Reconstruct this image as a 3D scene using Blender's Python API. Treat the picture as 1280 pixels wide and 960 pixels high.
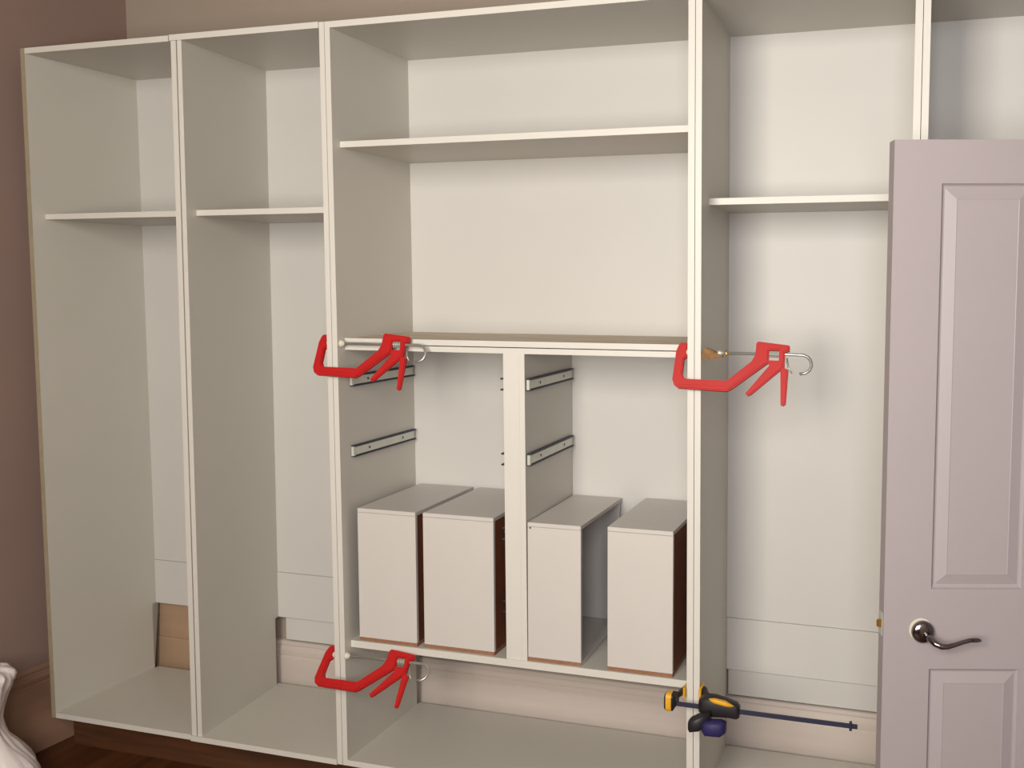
import bpy, bmesh, math, random
from mathutils import Vector, Matrix, noise

for o in list(bpy.data.objects):
    bpy.data.objects.remove(o)
scene = bpy.context.scene
COL = scene.collection
random.seed(7)

# ------------------------------------------------------------------ camera
cd = bpy.data.cameras.new('camera')
cam = bpy.data.objects.new('camera', cd)
COL.objects.link(cam)
scene.camera = cam
cd.sensor_fit = 'HORIZONTAL'
cd.sensor_width = 36.0
cd.lens = 1245.15 / 1280 * 36.0
cd.shift_x = -131.49 / 1280
cd.shift_y = -24.65 / 1280
cd.clip_start = 0.05
RIGHT = Vector((0.95521651, 0.29590450, 0.00139295))
DOWN = Vector((0.02494370, -0.07582897, -0.99680880))
FWD = Vector((-0.29485458, 0.95220297, -0.07981404))
m = Matrix((RIGHT, -DOWN, -FWD)).transposed().to_4x4()
m.translation = Vector((2.88729, -2.65213, 1.51848))
cam.matrix_world = m

# ------------------------------------------------------------------ light
FLOOR = -0.135
CEIL = 3.25
RX0, RX1 = -0.055, 3.60          # left and right wall faces
RY0, RY1 = -3.20, 0.512          # window wall and back wall faces
WINS = [(1.40, 2.35), (2.62, 3.38)]           # window behind the camera, and a second added to light the right side
WZ0, WZ1 = 0.95, 2.70

world = bpy.data.worlds.new('world')
scene.world = world
world.use_nodes = True
bgn = world.node_tree.nodes['Background']
bgn.inputs['Color'].default_value = (1.0, 0.92, 0.82, 1)
bgn.inputs['Strength'].default_value = 0.2

def window_light(x0, x1, energy, color):
    ld = bpy.data.lights.new('window_daylight', 'AREA')
    ld.shape = 'RECTANGLE'
    ld.size = x1 - x0
    ld.size_y = WZ1 - WZ0
    ld.energy = energy
    ld.color = color
    lo = bpy.data.objects.new('window_daylight', ld)
    COL.objects.link(lo)
    lo.location = ((x0 + x1) / 2, RY0 - 0.10, (WZ0 + WZ1) / 2)
    lo.rotation_euler = (math.radians(90), 0, 0)

window_light(*WINS[0], 120, (1.0, 0.94, 0.81))
window_light(*WINS[1], 58, (0.98, 0.975, 0.99))  # light of the added window, cools and brightens the right half

scene.view_settings.view_transform = 'Standard'
scene.view_settings.look = 'None'
scene.view_settings.gamma = 1.0
scene.view_settings.use_curve_mapping = False
scene.view_settings.exposure = 0.0

# ------------------------------------------------------------------ materials
def lin(c):
    return tuple(((v / 255) / 12.92 if v / 255 <= .04045 else ((v / 255 + .055) / 1.055) ** 2.4) for v in c) + (1,)

def mat(name, rgb, rough=.5, metal=0., var=.06, scale=8., bump=0., bscale=60., stretch=(1, 1, 1), dark=None):
    """Principled material with noise-driven colour variation and optional fine relief."""
    M = bpy.data.materials.new(name)
    M.use_nodes = True
    nt = M.node_tree
    b = nt.nodes['Principled BSDF']
    tc = nt.nodes.new('ShaderNodeTexCoord')
    mp = nt.nodes.new('ShaderNodeMapping')
    mp.inputs['Scale'].default_value = stretch
    nt.links.new(tc.outputs['Object'], mp.inputs['Vector'])
    nz = nt.nodes.new('ShaderNodeTexNoise')
    nz.inputs['Scale'].default_value = scale
    nz.inputs['Detail'].default_value = 5
    nt.links.new(mp.outputs['Vector'], nz.inputs['Vector'])
    rp = nt.nodes.new('ShaderNodeValToRGB')
    c = lin(rgb)
    lo_ = lin(dark) if dark else tuple(x * (1 - var) for x in c[:3]) + (1,)
    rp.color_ramp.elements[0].position = .3
    rp.color_ramp.elements[0].color = lo_
    rp.color_ramp.elements[1].position = .7
    rp.color_ramp.elements[1].color = c
    nt.links.new(nz.outputs['Fac'], rp.inputs['Fac'])
    nt.links.new(rp.outputs['Color'], b.inputs['Base Color'])
    b.inputs['Roughness'].default_value = rough
    b.inputs['Metallic'].default_value = metal
    if bump:
        n2 = nt.nodes.new('ShaderNodeTexNoise')
        n2.inputs['Scale'].default_value = bscale
        n2.inputs['Detail'].default_value = 4
        nt.links.new(mp.outputs['Vector'], n2.inputs['Vector'])
        bp = nt.nodes.new('ShaderNodeBump')
        bp.inputs['Strength'].default_value = bump
        bp.inputs['Distance'].default_value = .002
        nt.links.new(n2.outputs['Fac'], bp.inputs['Height'])
        nt.links.new(bp.outputs['Normal'], b.inputs['Normal'])
    return M

WHITE = mat('white_melamine', (197, 193, 185), .42, var=.03, scale=3, bump=.05, bscale=250)
EDGE = mat('white_edging', (210, 206, 200), .45, var=.02, scale=6)
BACKM = mat('white_hardboard', (202, 199, 196), .5, var=.03, scale=2.5)
DUSTY = mat('dusty_shelf_top', (208, 198, 182), .6, scale=5, stretch=(1, 7, 1), dark=(180, 160, 136))
DRAWM = mat('drawer_white', (202, 197, 193), .45, var=.03, scale=4)
RAW = mat('raw_chipboard', (150, 105, 80), .8, var=.25, scale=90)
SHADEDIN = mat('shaded_drawer_white', (164, 146, 112), .7, var=.12, scale=12)  # white drawer inside, its shade put into the tan colour
HARDB = mat('brown_hardboard', (126, 70, 42), .7, var=.2, scale=20)
RAWEDGE = mat('raw_panel_edge', (96, 70, 58), .85, var=.25, scale=90)
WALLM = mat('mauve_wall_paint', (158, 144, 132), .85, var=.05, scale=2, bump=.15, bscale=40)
WALLL = mat('shaded_mauve_wall_paint', (142, 118, 110), .85, var=.07, scale=2, bump=.15, bscale=40)  # the room's wall paint, darkened and browned to paint in grazing light
CEILM = mat('ceiling_paint', (150, 142, 132), .9, var=.03)
SKIRT = mat('skirting_paint', (202, 189, 182), .6, var=.08, scale=4, stretch=(.5, 1, 6))
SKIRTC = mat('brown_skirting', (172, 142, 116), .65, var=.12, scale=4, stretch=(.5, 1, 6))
SKIRTL = mat('stained_skirting', (156, 122, 102), .6, var=.15, scale=4, stretch=(1, .5, 6))
FLOORM = mat('dark_floorboards', (96, 54, 22), .55, scale=3, stretch=(9, .7, 1), dark=(58, 29, 9), bump=.2, bscale=30)
PLINTH = mat('brown_plinth_wood', (92, 52, 20), .75, scale=4, stretch=(.6, 1, 9), dark=(60, 31, 10))
RED = mat('red_clamp_paint', (182, 14, 16), .5, var=.08, scale=15)
STEEL = mat('zinc_steel', (206, 208, 198), .4, metal=.35, var=.1, scale=30)
ROD = mat('plated_rod', (178, 176, 172), .32, metal=.6, var=.1, scale=60)
DARKST = mat('dark_steel', (50, 52, 74), .5, metal=.3, var=.2, scale=40)
CHROME = mat('chrome', (140, 132, 134), .14, metal=1., var=.05, scale=10)
BRASS = mat('brass', (190, 140, 60), .35, metal=.9, var=.15, scale=40)
BLACKP = mat('black_plastic', (34, 30, 34), .5, var=.2, scale=30)
NAVY = mat('navy_plastic', (40, 32, 88), .6, var=.15, scale=30)
YELLOW = mat('yellow_plastic', (226, 166, 30), .5, var=.1, scale=30)
PADM = mat('off_white_pad', (214, 206, 190), .6, var=.05)
DOORM = mat('pinkish_white_door_paint', (164, 154, 157), .5, var=.02, scale=3, bump=.12, bscale=70)
SHEETM = mat('white_cotton', (236, 226, 226), .9, var=.04, scale=5, bump=.3, bscale=50)
SCRAP = mat('scrap_wood', (146, 104, 56), .7, var=.4, scale=60)
TANEDGE = mat('shaded_panel_front', (156, 143, 120), .8, var=.12, scale=40)  # soft shade on the corner carcass's front edge, painted as darker tan
DARKSP = mat('dark_marking', (60, 54, 66), .6, var=.1)

# ------------------------------------------------------------------ helpers
def tag(o, label=None, cat=None, group=None, kind=None):
    if label: o['label'] = label
    if cat: o['category'] = cat
    if group: o['group'] = group
    if kind: o['kind'] = kind
    return o

def thing(name, loc, label, cat, group=None):
    e = bpy.data.objects.new(name, None)
    e.empty_display_size = .05
    e.location = loc
    COL.objects.link(e)
    return tag(e, label, cat, group)

def rootloc(p):
    v = Vector((0, 0, 0))
    while p:
        v += Vector(p.location)
        p = p.parent
    return v

def obj(name, bm, material, parent=None, smooth=False):
    """link a bmesh given in world coordinates as one mesh object (child of parent)."""
    off = rootloc(parent)
    for v in bm.verts:
        v.co -= off
    bmesh.ops.recalc_face_normals(bm, faces=bm.faces[:])
    me = bpy.data.meshes.new(name)
    bm.to_mesh(me)
    bm.free()
    for mm in (material if isinstance(material, (list, tuple)) else [material]):
        me.materials.append(mm)
    if smooth:
        for p in me.polygons:
            p.use_smooth = True
    o = bpy.data.objects.new(name, me)
    COL.objects.link(o)
    if parent:
        o.parent = parent
    return o

def add_hex(bm, c8, bevel=0.):
    """c8: corners (x0y0z0,x1y0z0,x1y1z0,x0y1z0, same at z1)"""
    t = bmesh.new()
    vs = [t.verts.new(c) for c in c8]
    for f in ((0, 3, 2, 1), (4, 5, 6, 7), (0, 1, 5, 4), (1, 2, 6, 5), (2, 3, 7, 6), (3, 0, 4, 7)):
        t.faces.new([vs[i] for i in f])
    if bevel:
        bmesh.ops.bevel(t, geom=t.edges[:], offset=bevel, segments=1, affect='EDGES')
    merge(bm, t)

def merge(bm, t, mi=None):
    idx = {}
    for v in t.verts:
        idx[v] = bm.verts.new(v.co)
    for f in t.faces:
        try:
            nf = bm.faces.new([idx[v] for v in f.verts])
            nf.material_index = f.material_index if mi is None else mi
        except ValueError:
            pass
    t.free()

def corners(x0, x1, y0, y1, z0, z1):
    return [Vector(p) for p in ((x0, y0, z0), (x1, y0, z0), (x1, y1, z0), (x0, y1, z0),
                                (x0, y0, z1), (x1, y0, z1), (x1, y1, z1), (x0, y1, z1))]

def box(bm, x0, x1, y0, y1, z0, z1, bevel=0., f=None):
    c = corners(x0, x1, y0, y1, z0, z1)
    if f:
        c = [f(p) for p in c]
    add_hex(bm, c, bevel)
    return bm

def boxobj(name, dims, material, parent=None, bevel=.0012, f=None):
    return obj(name, box(bmesh.new(), *dims, bevel=bevel, f=f), material, parent)

def extrude_poly(pts, depth, bevel=0.):
    """pts 2-D outline -> solid between w=-depth/2 and depth/2; coordinates (u, v, w)"""
    t = bmesh.new()
    vs = [t.verts.new((p[0], p[1], -depth / 2)) for p in pts]
    f = t.faces.new(vs)
    r = bmesh.ops.extrude_face_region(t, geom=[f])
    bmesh.ops.translate(t, verts=[v for v in r['geom'] if isinstance(v, bmesh.types.BMVert)], vec=(0, 0, depth))
    bmesh.ops.recalc_face_normals(t, faces=t.faces[:])
    if bevel:
        es = [e for e in t.edges if abs(e.verts[0].co.z - e.verts[1].co.z) < 1e-6]
        bmesh.ops.bevel(t, geom=es, offset=bevel, segments=2, affect='EDGES', clamp_overlap=True)
    bmesh.ops.triangulate(t, faces=[f for f in t.faces if len(f.verts) > 4])
    return t

def tube(bm, pts, rad, n=10, caps=True):
    pts = [Vector(p) for p in pts]
    rads = rad if isinstance(rad, (list, tuple)) else [rad] * len(pts)
    rings = []
    ref = None
    for i, p in enumerate(pts):
        d = (pts[min(i + 1, len(pts) - 1)] - pts[max(i - 1, 0)]).normalized()
        if ref is None:
            ref = d.orthogonal().normalized()
        a = (ref - d * ref.dot(d)).normalized()
        b = d.cross(a)
        ref = a
        r = rads[i]
        rx, ry = r if isinstance(r, tuple) else (r, r)
        rings.append([bm.verts.new(p + a * rx * math.cos(k * 2 * math.pi / n) + b * ry * math.sin(k * 2 * math.pi / n)) for k in range(n)])
    for q in range(len(rings) - 1):
        for k in range(n):
            bm.faces.new((rings[q][k], rings[q][(k + 1) % n], rings[q + 1][(k + 1) % n], rings[q + 1][k]))
    if caps:
        bm.faces.new(rings[0][::-1])
        bm.faces.new(rings[-1])
    return bm

def prism_along(bm, prof, a, b, axis_u, axis_v):
    """sweep 2-D profile (u, v) from point a to point b"""
    a, b, U, V = Vector(a), Vector(b), Vector(axis_u), Vector(axis_v)
    r0 = [bm.verts.new(a + U * p[0] + V * p[1]) for p in prof]
    r1 = [bm.verts.new(b + U * p[0] + V * p[1]) for p in prof]
    n = len(prof)
    for k in range(n):
        bm.faces.new((r0[k], r0[(k + 1) % n], r1[(k + 1) % n], r1[k]))
    bm.faces.new(r0[::-1])
    bm.faces.new(r1)
    return bm

# ------------------------------------------------------------------ the room
def struct(name, bm, material, parent=None):
    o = obj(name, bm, material, parent)
    if not parent:
        o['kind'] = 'structure'
    return o

T = .12
struct('floor', box(bmesh.new(), RX0 - .5, RX1 + T, RY0 - T, RY1 + T, FLOOR - .1, FLOOR), FLOORM)
struct('ceiling', box(bmesh.new(), RX0 - .5, RX1 + T, RY0 - T, RY1 + T, CEIL, CEIL + .1), CEILM)
struct('wall_back', box(bmesh.new(), RX0 - T, RX1 + T, RY1, RY1 + T, FLOOR, CEIL), WALLM)
def XL(y):                       # the left wall is out of square
    return RX0 - .085 * (RY1 - y)
b = bmesh.new()
add_hex(b, [Vector(p) for p in ((XL(RY0) - T, RY0, FLOOR), (XL(RY0), RY0, FLOOR), (XL(RY1), RY1, FLOOR), (XL(RY1) - T, RY1, FLOOR),
                                (XL(RY0) - T, RY0, CEIL), (XL(RY0), RY0, CEIL), (XL(RY1), RY1, CEIL), (XL(RY1) - T, RY1, CEIL))])
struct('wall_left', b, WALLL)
# right wall with the doorway the open door belongs to
DY0, DY1, DZ1 = -.93, -.05, 1.87
b = bmesh.new()
box(b, RX1, RX1 + T, DY1, RY1, FLOOR, CEIL)
box(b, RX1, RX1 + T, RY0, DY0, FLOOR, CEIL)
box(b, RX1, RX1 + T, DY0, DY1, DZ1, CEIL)
struct('wall_right', b, WALLM)
# wall with the window, behind the camera
b = bmesh.new()
xw = [RX0 - .35] + [v for w in WINS for v in w] + [RX1]
for k in range(0, len(xw), 2):
    box(b, xw[k], xw[k + 1], RY0 - T, RY0, FLOOR, CEIL)
for x0, x1 in WINS:
    box(b, x0, x1, RY0 - T, RY0, FLOOR, WZ0)
    box(b, x0, x1, RY0 - T, RY0, WZ1, CEIL)
struct('wall_front', b, WALLM)
for k, (wx0, wx1) in enumerate(WINS):
    b = bmesh.new()
    for (x0, x1, z0, z1) in ((wx0, wx0 + .05, WZ0, WZ1), (wx1 - .05, wx1, WZ0, WZ1), (wx0 + .05, wx1 - .05, WZ0, WZ0 + .05),
                             (wx0 + .05, wx1 - .05, WZ1 - .05, WZ1), (wx0 + .05, wx1 - .05, 1.78, 1.82)):
        box(b, x0, x1, RY0 - .07, RY0 - .02, z0, z1)
    struct('window_%d' % (k + 1), b, EDGE)  # second frame fits the added window opening

# moulded skirting boards: profile (out from wall, up from floor)
SKH = .305
prof = [(0, 0), (.022, 0), (.022, SKH - .062), (.018, SKH - .058), (.020, SKH - .050), (.021, SKH - .040),
        (.016, SKH - .034), (.013, SKH - .020), (.015, SKH - .014), (.012, SKH - .004), (.006, SKH), (0, SKH)]
struct('baseboard_back', prism_along(bmesh.new(), prof, (.401, RY1, FLOOR), (RX1, RY1, FLOOR), (0, -1, 0), (0, 0, 1)), SKIRT)
prof2 = [(0, 0), (.022, 0), (.022, .256), (.019, .260), (.0215, .266), (.0205, .440), (0, .440)]
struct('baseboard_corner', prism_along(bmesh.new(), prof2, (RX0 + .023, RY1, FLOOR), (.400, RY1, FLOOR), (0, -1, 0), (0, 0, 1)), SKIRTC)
struct('baseboard_left', prism_along(bmesh.new(), prof, (XL(RY0), RY0, FLOOR), (XL(RY1), RY1, FLOOR), (1, 0, 0), (0, 0, 1)), SKIRTL)
# door lining round the doorway
b = bmesh.new()
box(b, RX1 - .015, RX1 + T, DY1 - .03, DY1, FLOOR, DZ1 + .0)
box(b, RX1 - .015, RX1 + T, DY0, DY0 + .03, FLOOR, DZ1)
box(b, RX1 - .015, RX1 + T, DY0 + .03, DY1 - .03, DZ1 - .03, DZ1)
struct('trim_1', b, DOORM)

# ------------------------------------------------------------------ wardrobe units
H = 2.30
t = .0182
XS = [0., .5906, 1.1555, 2.2800, 2.8635]
LEAN = [-.0031, .0035, -.0043, -.0044, -.0014]      # the carcasses are not yet squared up
SKEW = [.0625, -.0704, .0116, -.0276, -.0025]
XE = 3.445

def interp(x, ys):
    if x <= XS[0]:
        return ys[0]
    for i in range(4):
        if x <= XS[i + 1]:
            f = (x - XS[i]) / (XS[i + 1] - XS[i])
            return ys[i] * (1 - f) + ys[i + 1] * f
    return ys[4]

def W(p):
    p = Vector(p)
    return Vector((p.x + interp(p.x, LEAN) * (p.z - 1.15) + interp(p.x, SKEW) * (p.y - .265), p.y, p.z))

D = .463        # face of the back panels
ZB, ZG = .446, .274   # joint of the lower back board, top of the gap above the skirting
YN = D - .022   # notch of the side panels round the skirting
G = .0008       # half the joint between two units

def side(parent, x0, x1, z0, z1, f=W, edge=None):
    """side panel with the notch at its lower back corner; raw edge on the notch"""
    prof_ = [(0, z0), (D + .010, z0), (D + .010, z1), (0, z1)]
    prof_ = [(0, z0), (YN, z0), (YN, ZG), (D + .010, ZG), (D + .010, z1), (0, z1)]
    bm = bmesh.new()
    a = [bm.verts.new(f((x0, y, z))) for y, z in prof_]
    c = [bm.verts.new(f((x1, y, z))) for y, z in prof_]
    n = len(prof_)
    for k in range(n):
        fc = bm.faces.new((a[k], a[(k + 1) % n], c[(k + 1) % n], c[k]))
        fc.material_index = 1 if k == n - 1 else (2 if k in (1, 2) else 0)
    for ring in (a[::-1], c):
        fs = bmesh.ops.triangulate(bm, faces=[bm.faces.new(ring)])
    return obj('side_panel', bm, [WHITE, edge or EDGE, RAWEDGE], parent)

def board(name, parent, x0, x1, y0, y1, z0, z1, f=W, top=None, bevel=0):
    """panel whose front edge carries edging and whose top may have its own finish"""
    bm = bmesh.new()
    c = [f(p) for p in corners(x0, x1, y0, y1, z0, z1)]
    vs = [bm.verts.new(p) for p in c]
    for i, q in enumerate(((0, 3, 2, 1), (4, 5, 6, 7), (0, 1, 5, 4), (1, 2, 6, 5), (2, 3, 7, 6), (3, 0, 4, 7))):
        fc = bm.faces.new([vs[k] for k in q])
        fc.material_index = 1 if i == 2 else (2 if i == 1 and top else 0)
    return obj(name, bm, [WHITE, EDGE] + ([top] if top else []), parent)

def unit(xa, xb, label, shelf=None, gapr=G, edge=None, yf=0., batten=None, notch=0., over_left=0., over_right=0., sides=(True, True), low_sides=(False, False)):
    root = thing('wardrobe_unit', W((xa + .02, 0, 0)), label, 'wardrobe')
    za = [(t if low else 0, H - t if low else H) for low in low_sides]
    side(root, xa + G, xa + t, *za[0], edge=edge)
    side(root, xb - t - gapr, xb - gapr, *za[1])
    # top and bottom: between the sides, or running over a shorter side
    l = xa + over_left if low_sides[0] else xa + t
    r = xb + over_right if low_sides[1] else xb - t
    board('top_panel', root, l, r - notch, yf, D + .010, H - t, H)
    board('bottom_panel', root, l, r, yf, YN + .018, 0, t)
    il, ir = xa + t, xb - t
    bk = boxobj('back_panel', (il, ir, D, D + .008, ZB, H - t), BACKM, root, bevel=0, f=W)
    boxobj('lower_back_board', (il, ir, D - .004, D + .008, ZG, ZB - .0012), BACKM, root, bevel=.0015, f=W)
    if batten:
        boxobj('rear_batten', (il + batten, ir, D + .009, D + .017, .186, ZG + .03), BACKM, root, bevel=.001, f=W)
    if shelf:
        z, sb = shelf
        board('shelf', root, il, ir, sb, D - .0005, z - t, z)
    return root

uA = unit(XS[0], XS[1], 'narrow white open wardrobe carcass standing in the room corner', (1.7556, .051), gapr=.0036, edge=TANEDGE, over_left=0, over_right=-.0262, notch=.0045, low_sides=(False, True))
uB = unit(XS[1], XS[2], 'narrow white open wardrobe carcass between the corner carcass and the wide one', (1.7565, .051), yf=-.006, batten=.024, over_left=-.0232, over_right=0, low_sides=(True, False))
uC = unit(XS[2], XS[3], 'wide white carcass with centre divider, drawer runners and doubled middle shelf', (1.952, .041), batten=.004)
uD = unit(XS[3], XS[4], 'white open wardrobe carcass with one high shelf, partly hidden by the panelled door', (1.7591, .114), batten=.004)
uE = unit(XS[4], XE, 'white open wardrobe carcass almost wholly hidden behind the panelled door', (1.7591, .114))

# the wide unit: doubled middle shelf, drawer floor, divider
cl, cr = XS[2] + t, XS[3] - t
ZM, ZL, SM = 1.3522, .3951, .040
board('shelf', uC, cl, cr, SM, D - .0005, ZM - t + .0010, ZM, top=DUSTY)
board('shelf', uC, cl, cr, SM + .001, D - .0005, ZM - 2 * t, ZM - t - .0018)
board('shelf', uC, cl, cr, SM - .004, D - .0005, ZL - .022, ZL)
PX0, PXM, PX1 = 1.7012, 1.7515, 1.7680
board('divider_panel', uC, PX0, PXM - .0002, SM, D - .0005, ZL, ZM - 2 * t)
board('divider_panel', uC, PXM, PX1, SM, D - .0005, ZL, ZM - 2 * t)

def runner(x, sgn, z, y0=.062, y1=.448, clip=True):
    """full-extension drawer slide screwed to a panel face at x; sgn: side it stands proud to"""
    h = .0185
    bm = bmesh.new()
    F = lambda p: W((x + sgn * p.x, p.y, z + p.z))
    # C channel: web and two lips
    box(bm, 0, .002, y0, y1, -h, h, f=F)
    box(bm, .002, .012, y0, y1, h - .0045, h, f=F)
    box(bm, .002, .012, y0, y1, -h, -h + .0045, f=F)
    r = obj('drawer_runner', bm, DARKST, uC)
    bm = bmesh.new()
    box(bm, .004, .010, y0 - .002 if clip else y0 + .02, y1 - .01, -h + .0062, h - .0062, f=F)
    obj('inner_rail', bm, STEEL, r)
    for q in (.09, .30):
        bm = bmesh.new()
        c0 = W((x + sgn * .0098, y0 + q, z))
        tube(bm, [c0, c0 + Vector((sgn * .0012, 0, 0))], .0042, 8)
        obj('screw', bm, DARKST, r)
    if not clip:
        return
    bm = bmesh.new()
    box(bm, .003, .0115, y0 - .004, y0 + .007, -h + .004, h - .004, f=F)
    obj('end_clip', bm, STEEL, r)

for z in (1.218, .995):
    runner(cl, 1, z)
for z in (1.224, 1.001):
    runner(PX1, 1, z, .052, .440)
for z in (1.224, 1.000, .775, .553):
    runner(PX0, -1, z, .045, .440, clip=False)

# plinth under all units
o = boxobj('plinth_board', (.0, XE, .085, .105, FLOOR, -.0005), PLINTH, bevel=.001, f=W)
tag(o, 'brown wooden plinth board under the white wardrobe carcasses', 'plinth')

# ------------------------------------------------------------------ drawers stood on end
def drawer(x0, x1, y0, z1, label, open_right=False, y1=.452, dot=False):
    z0 = ZL + .0004
    root = thing('drawer', ((x0 + x1) / 2, (y0 + y1) / 2, z0), label, 'drawer', 'drawers stood on end')
    a, e = .0125, .0135
    # brown raw lower side, proud by a hair so its edge shows
    if open_right:
        bm = bmesh.new()
        vs = [bm.verts.new(p) for p in corners(x0, x1, y0 + .0012, y1, z0, z0 + .0105)]
        for i, q in enumerate(((0, 3, 2, 1), (4, 5, 6, 7), (0, 1, 5, 4), (1, 2, 6, 5), (2, 3, 7, 6), (3, 0, 4, 7))):
            bm.faces.new([vs[k] for k in q]).material_index = 1 if i == 2 else 0
        obj('side_board', bm, [DRAWM, RAW], root)
    else:
        boxobj('side_board', (x0, x1, y0 + .0012, y1, z0, z0 + .0105), RAW, root, .0006)
    boxobj('side_board', (x0, x1, y0, y1, z1 - a, z1), DRAWM, root, .001)
    boxobj('front_board', (x0, x1, y0, y0 + e, z0 + .0109, z1 - a - .0007), DRAWM, root, .001)
    boxobj('back_board', (x0 + .004, x1 - .004, y1 - e, y1, z0 + .0109, z1 - a - .0007), DRAWM, root, .001)
    if open_right:
        boxobj('base_board', (x0 + .003, x0 + .007, y0 + e, y1 - e, z0 + .0109, z1 - a - .0005), SHADEDIN, root, 0)
    else:
        boxobj('base_board', (x1 - .006, x1 - .002, y0 + e + .0005, y1 - e - .0005, z0 + .0109, z1 - a - .0005), HARDB, root, 0)
    if dot:
        bm = bmesh.new()
        tube(bm, [(x0 + .009, y0 + .0005, z1 - .016), (x0 + .009, y0 - .0006, z1 - .016)], .003, 8)
        obj('screw_hole', bm, DARKSP, root)
    return root

drawer(1.2010, 1.4035, .043, .8195, 'white drawer stood on end beside the panel joined to the narrow carcass')
drawer(1.4270, 1.6630, .047, .8195, 'widest white drawer stood on end, beside the divider below its runner ends')
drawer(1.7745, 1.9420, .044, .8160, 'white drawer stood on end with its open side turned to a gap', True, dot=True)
drawer(2.0240, 2.2195, .043, .8210, 'white drawer with reddish brown base stood on end beside the yellow bar clamp')

# ------------------------------------------------------------------ red trigger clamps
def CL(pts, ox=206., oy=205., su=3090., sv=2850.):
    return [((x - ox) / su, (y - oy) / sv) for x, y in pts]

FRAME = CL([(60, 150), (75, 132), (134, 130), (140, 136), (140, 246), (115, 262), (113, 385), (130, 415), (160, 425), (495, 430),
            (690, 270), (718, 215), (720, 125), (735, 110), (990, 136), (998, 146), (998, 180), (962, 192), (962, 300), (915, 300), (915, 178),
            (830, 178), (830, 278), (800, 300), (545, 492), (500, 514), (90, 500), (50, 475), (30, 430), (42, 200)])
HANDLE1 = CL([(820, 258), (920, 258), (966, 300), (938, 330), (706, 532), (680, 542), (658, 524), (838, 300)])
HANDLE2 = CL([(930, 300), (998, 330), (994, 596), (974, 612), (952, 604)])

def clamp(loc, alpha, label, packing=False, roll=0.):
    root = thing('trigger_clamp', loc, label, 'clamp', 'red one-handed clamps')
    o_ = Vector(loc)
    ca, sa = math.cos(alpha), math.sin(alpha)
    U = Vector((math.cos(roll), 0, -math.sin(roll)))
    V0 = Vector((-math.sin(roll) * ca, -sa, -ca * math.cos(roll)))
    Wd = U.cross(V0)
    F = lambda p: o_ + U * p[0] + V0 * p[1] + Wd * p[2]
    def solid(name, pts, depth, bev, material, off=0., parent=root, shade=False):
        tt = extrude_poly(pts, depth, bev)
        for v in tt.verts:
            v.co = F((v.co.x, v.co.y, v.co.z + off))
        return obj(name, tt, material, parent)
    fr = solid('frame', FRAME, .017, .0035, RED)
    # raised rib along the bar
    rib = CL([(80, 458), (520, 464), (730, 300), (742, 312), (528, 480), (78, 474)])
    for s in (-1, 1):
        solid('rib', rib, .003, .0008, RED, s * .0085, fr)
    solid('fixed_handle', HANDLE1, .014, .003, RED)
    solid('trigger', HANDLE2, .012, .003, RED)
    # rod, hook end, spring, pads
    end = [(.256, 0), (.293, .001), (.305, .006), (.313, .016), (.316, .030), (.311, .043), (.300, .051), (.286, .053)]
    u0 = .066 if packing else .034
    bm = bmesh.new()
    tube(bm, [F((u0, 0, 0))] + [F((u, v, 0)) for u, v in end], .0042, 10)
    rod = obj('screw_rod', bm, ROD, root, True)
    bm = bmesh.new()
    N = 6 * 12
    tube(bm, [F((.2035 + .0255 * k / N, .0085 * math.cos(k * math.pi / 6), .0085 * math.sin(k * math.pi / 6))) for k in range(N + 1)], .0012, 6)
    obj('spring', bm, STEEL, rod, True)
    bm = bmesh.new()
    tube(bm, [F((.250, .010, 0)), F((.255, .035, 0)), F((.266, .052, 0))], [.0025, .0025, .0018], 8)
    obj('release_lever', bm, ROD, root, True)
    bm = bmesh.new()
    tube(bm, [F((-.0245, 0, 0)), F((-.0215, 0, 0)), F((-.0195, 0, 0))], [.007, .009, .008], 14)
    obj('fixed_pad', bm, PADM, root, True)
    bm = bmesh.new()
    p0 = .0195 if not packing else .062
    tube(bm, [F((p0, 0, 0)), F((p0 + .004, 0, 0)), F((p0 + .008, 0, 0)), F((p0 + .016, 0, 0))],
         [.011, .0125, .010, .005] if not packing else [.006, .007, .006, .0045], 14)
    obj('swivel_pad', bm, PADM if not packing else STEEL, root, True)
    if packing:
        bm = bmesh.new()
        tube(bm, [F((.086, 0, 0)), F((.0885, 0, 0))], .010, 12)
        obj('washer', bm, BRASS, root)
    return root

xb = W((XS[2], 0.01, 1.335)).x
xc = W((XS[3], 0.01, 1.333)).x
xb3 = W((XS[2], 0.01, .352)).x
clamp((xb, .014, 1.337), math.radians(21), 'red trigger clamp on the narrow-and-wide carcass joint at middle shelf height')
clamp((xc, .014, 1.333), math.radians(21), 'red trigger clamp with brown wood packing under its screw', packing=True)
clamp((xb3, .002, .356), math.radians(43), 'red trigger clamp on the carcass joint just under the drawers\' shelf', roll=-.02)

# brown scrap of wood held under the screw of one clamp
o_ = Vector((xc, .014, 1.333))
pts = [(.0186, -.004), (.030, -.012), (.046, -.008), (.0605, .000), (.078, .008), (.072, .013), (.050, .0165), (.034, .018), (.0186, .013)]
tt = extrude_poly(pts, .026, .003)
for v in tt.verts:
    jit = noise.noise(v.co * 90) * .002
    v.co = o_ + Vector((v.co.x, .002 + v.co.z + jit, -v.co.y + jit))
tag(obj('wood_packing', tt, SCRAP), 'small brown wood scrap pinched under the red clamp\'s screw', 'wood scrap')

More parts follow.
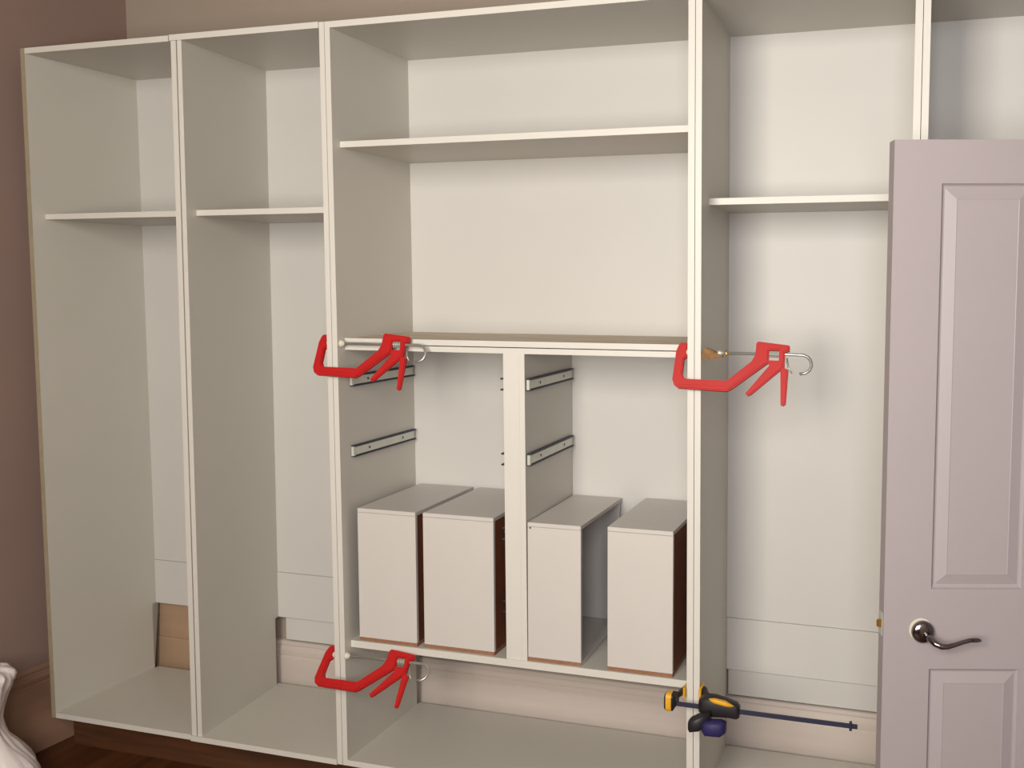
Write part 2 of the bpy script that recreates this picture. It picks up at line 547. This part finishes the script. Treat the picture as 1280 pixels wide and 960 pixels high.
# ------------------------------------------------------------------ yellow and black bar clamp
xcd = W((XS[3], 0, .37)).x
bz, by = .366, -.052
root = thing('bar_clamp', (xcd, by, bz), 'black, yellow and navy quick-grip bar clamp on the joint beside the door', 'clamp')
boxobj('bar', (xcd - .066, xcd + .452, by - .003, by + .003, bz - .0085, bz + .0035), DARKST, root, .0008)
boxobj('bar_stop', (xcd + .431, xcd + .438, by - .006, by + .006, bz - .014, bz + .009), DARKST, root, .001)
def ploft(name, secs, material, parent, smooth=False):
    """loft of rounded sections: (x, ycentre, zcentre, half y, half z)"""
    bm = bmesh.new()
    rings = []
    n = 16
    for x, yc, zc, hy, hz in secs:
        ring = []
        for k in range(n):
            a = 2 * math.pi * k / n
            cx, sx = math.cos(a), math.sin(a)
            q = .55
            ring.append(bm.verts.new((x, yc + hy * math.copysign(abs(cx) ** q, cx), zc + hz * math.copysign(abs(sx) ** q, sx))))
        rings.append(ring)
    for i in range(len(rings) - 1):
        for k in range(n):
            bm.faces.new((rings[i][k], rings[i][(k + 1) % n], rings[i + 1][(k + 1) % n], rings[i + 1][k]))
    bm.faces.new(rings[0][::-1]); bm.faces.new(rings[-1])
    return obj(name, bm, material, parent, smooth)
# fixed jaw: block on the bar reaching back to its pad
fj = ploft('fixed_jaw', [(xcd - .068, by, bz + .002, .014, .020), (xcd - .064, by, bz + .003, .018, .025), (xcd - .044, by + .003, bz + .003, .020, .025), (xcd - .036, by + .012, bz + .006, .022, .016)], BLACKP, root)
ploft('yellow_band', [(xcd - .0625, by, bz + .003, .0188, .0258), (xcd - .0475, by + .002, bz + .003, .0204, .0258)], YELLOW, fj)
ploft('jaw_arm', [(xcd - .040, by + .030, bz + .010, .024, .008), (xcd - .028, by + .050, bz + .016, .020, .010), (xcd - .0255, by + .056, bz + .017, .018, .011)], BLACKP, fj)
boxobj('pad', (xcd - .0262, xcd - .0198, by + .034, by + .080, bz - .002, bz + .030), YELLOW, fj, .002)
# moving jaw: pad, body, label, trigger and grip
mj = ploft('moving_jaw', [(xcd + .030, by + .006, bz + .004, .022, .018), (xcd + .045, by, bz + .004, .024, .030), (xcd + .075, by, bz + .006, .022, .029),
                          (xcd + .110, by, bz + .004, .020, .024), (xcd + .133, by, bz + .000, .018, .022), (xcd + .140, by, bz - .002, .014, .016)], BLACKP, root, True)
ploft('jaw_arm', [(xcd + .0262, by + .056, bz + .018, .018, .012), (xcd + .036, by + .044, bz + .018, .022, .012), (xcd + .050, by + .016, bz + .012, .018, .014)], BLACKP, mj)
boxobj('pad', (xcd + .0198, xcd + .0268, by + .030, by + .080, bz - .006, bz + .034), YELLOW, mj, .002)
ploft('label_strip', [(xcd + .058, by - .014, bz + .028, .004, .003), (xcd + .075, by - .016, bz + .027, .0085, .0065), (xcd + .105, by - .015, bz + .022, .0085, .0065), (xcd + .128, by - .012, bz + .016, .004, .003)], YELLOW, mj, True)
ploft('grip', [(xcd + .010, by - .046, bz - .036, .012, .012), (xcd + .016, by - .048, bz - .034, .020, .018), (xcd + .040, by - .042, bz - .026, .024, .022), (xcd + .066, by - .030, bz - .016, .020, .018)], BLACKP, mj, True)
ploft('trigger', [(xcd + .048, by - .046, bz - .036, .014, .012), (xcd + .058, by - .048, bz - .036, .022, .020), (xcd + .098, by - .046, bz - .034, .022, .021), (xcd + .111, by - .042, bz - .032, .014, .014)], NAVY, mj, True)

# ------------------------------------------------------------------ panelled door, standing open
DP = Vector((2.8095, -.263, 0))
TH = .29
DIR = Vector((math.cos(TH), math.sin(TH), 0))
NRM = Vector((-math.sin(TH), math.cos(TH), 0))      # away from the camera
DW, DT, DB, DTOP = .745, .044, FLOOR + .008, 1.849
root = thing('panelled_door', DP + DIR * DW * .5 + Vector((0, 0, DB)), 'pinkish white four-panel door standing open before the wardrobe carcasses', 'door')
def dp(s, d, z):
    return DP + DIR * s + NRM * d + Vector((0, 0, z))
PC = [(.110, .325), (.422, .637)]                 # panel columns
PR = [(.10, .608), (.802, 1.750)]                 # panel rows
bm = bmesh.new()
def face_side(bm, sd):
    """one moulded face; sd = 0 front, 1 back"""
    def P(s, z, dep):
        return bm.verts.new(dp(s, dep if sd == 0 else DT - dep, z))
    xs = [0, PC[0][0], PC[0][1], PC[1][0], PC[1][1], DW]
    zs = [DB, PR[0][0], PR[0][1], PR[1][0], PR[1][1], DTOP]
    grid = [[P(x, z, 0) for x in xs] for z in zs]
    for j in range(5):
        for i in range(5):
            if i in (1, 3) and j in (1, 3):
                x0, x1, z0, z1 = xs[i], xs[i + 1], zs[j], zs[j + 1]
                prev = [grid[j][i], grid[j][i + 1], grid[j + 1][i + 1], grid[j + 1][i]]
                for ins, dep in ((.002, .005), (.006, .0085), (.010, .0090), (.013, .0080), (.036, .0015), (.0375, .0022)):
                    ring = [P(x0 + ins, z0 + ins, dep), P(x1 - ins, z0 + ins, dep), P(x1 - ins, z1 - ins, dep), P(x0 + ins, z1 - ins, dep)]
                    for k in range(4):
                        bm.faces.new((prev[k], prev[(k + 1) % 4], ring[(k + 1) % 4], ring[k]))
                    prev = ring
                bm.faces.new(prev)
            else:
                bm.faces.new((grid[j][i], grid[j][i + 1], grid[j + 1][i + 1], grid[j + 1][i]))
    return grid
g0 = face_side(bm, 0)
g1 = face_side(bm, 1)
for k in range(5):
    bm.faces.new((g0[0][k], g0[0][k + 1], g1[0][k + 1], g1[0][k]))
    bm.faces.new((g0[5][k], g0[5][k + 1], g1[5][k + 1], g1[5][k]))
    bm.faces.new((g0[k][0], g0[k + 1][0], g1[k + 1][0], g1[k][0]))
    bm.faces.new((g0[k][5], g0[k + 1][5], g1[k + 1][5], g1[k][5]))
obj('door_leaf', bm, DOORM, root)
HS, HZ = .092, .700
bm = bmesh.new()
tube(bm, [dp(HS - .004, 0, HZ + .004), dp(HS - .004, -.0012, HZ + .004)], .0275, 28)
obj('paint_ring', bm, PADM, root)
bm = bmesh.new()
tube(bm, [dp(HS, d, HZ) for d in (-.0012, -.004, -.009, -.013, -.0155, -.0165)], [.0270, .0270, .0262, .0225, .0140, .003], 28)
hd = obj('door_handle', bm, CHROME, root, True)
bm = bmesh.new()
tube(bm, [dp(HS + a, d, HZ + z) for a, d, z in ((.006, -.014, -.004), (.010, -.030, -.008), (.018, -.046, -.0145), (.030, -.052, -.0185), (.045, -.052, -.0185), (.062, -.050, -.0145), (.080, -.048, -.0090), (.098, -.046, -.0052), (.116, -.045, -.0050), (.124, -.044, -.0062))],
     [.009, .0085, .0075, (.007, .005), (.006, .004), (.0055, .003), (.005, .0026), (.005, .0026), (.005, .0026), (.003, .0016)], 14)
obj('lever', bm, CHROME, hd, True)
bm = bmesh.new()
for c in [[dp(s, d, z) for s, d, z in ((-.0012, .010, HZ - .016), (.002, .010, HZ - .016), (.002, .034, HZ - .016), (-.0012, .034, HZ - .016),
                                      (-.0012, .010, HZ + .040), (.002, .010, HZ + .040), (.002, .034, HZ + .040), (-.0012, .034, HZ + .040))]]:
    add_hex(bm, c, 0)
lt = obj('latch_plate', bm, STEEL, root)
bm = bmesh.new()
add_hex(bm, [dp(s, d, z) for s, d, z in ((-.011, .016, HZ + .004), (.001, .015, HZ + .004), (.001, .029, HZ + .004), (-.011, .024, HZ + .004),
                                         (-.011, .016, HZ + .021), (.001, .015, HZ + .021), (.001, .029, HZ + .021), (-.011, .024, HZ + .021))], .001)
obj('latch_bolt', bm, BRASS, lt)

# ------------------------------------------------------------------ white dust sheet heaped by the left wall
prof_ = [(FLOOR + .001, .150), (-.11, .150), (-.085, .146), (-.06, .138), (-.035, .128), (-.01, .112), (.02, .088), (.05, .066), (.08, .054),
         (.11, .052), (.14, .058), (.17, .066), (.20, .076), (.225, .088), (.25, .098), (.268, .104), (.278, .104), (.283, .096), (.286, .070)]
bm = bmesh.new()
rings = []
NA = 72
for i, (z, xr) in enumerate(prof_):
    ring = []
    f = i / (len(prof_) - 1)
    cx, cy = .030 + .012 * math.sin(9 * f + 1), -.30 + .02 * math.sin(6 * f)
    for k in range(NA):
        a = 2 * math.pi * k / NA
        fold = 1 + .10 * math.sin(5 * a + 3 * f) * (.3 + .7 * (1 - abs(math.cos(a)))) + .08 * noise.noise(Vector((math.cos(a) * 3, math.sin(a) * 3, z * 14)))
        w1 = noise.noise(Vector((math.cos(a) * 7, math.sin(a) * 7, z * 9 + 4)))
        w2 = noise.noise(Vector((math.cos(a) * 2.5 + 5, math.sin(a) * 2.5, z * 30)))
        fold += .13 * w1 + .10 * w2
        rx = xr if math.cos(a) > 0 else .075
        ry = .02 + .75 * xr
        ring.append(bm.verts.new((cx + rx * math.cos(a) * fold, cy + ry * math.sin(a) * fold,
                                  z + (.012 * noise.noise(Vector((math.cos(a) * 4, math.sin(a) * 4, 7))) * f))))
    rings.append(ring)
for i in range(len(rings) - 1):
    for k in range(NA):
        bm.faces.new((rings[i][k], rings[i][(k + 1) % NA], rings[i + 1][(k + 1) % NA], rings[i + 1][k]))
bm.faces.new(rings[0][::-1])
bm.faces.new(rings[-1])
sh = obj('dust_sheet', bm, SHEETM, None, True)
tag(sh, 'crumpled white dust sheet heaped on the floor by the dark wall', 'dust sheet')
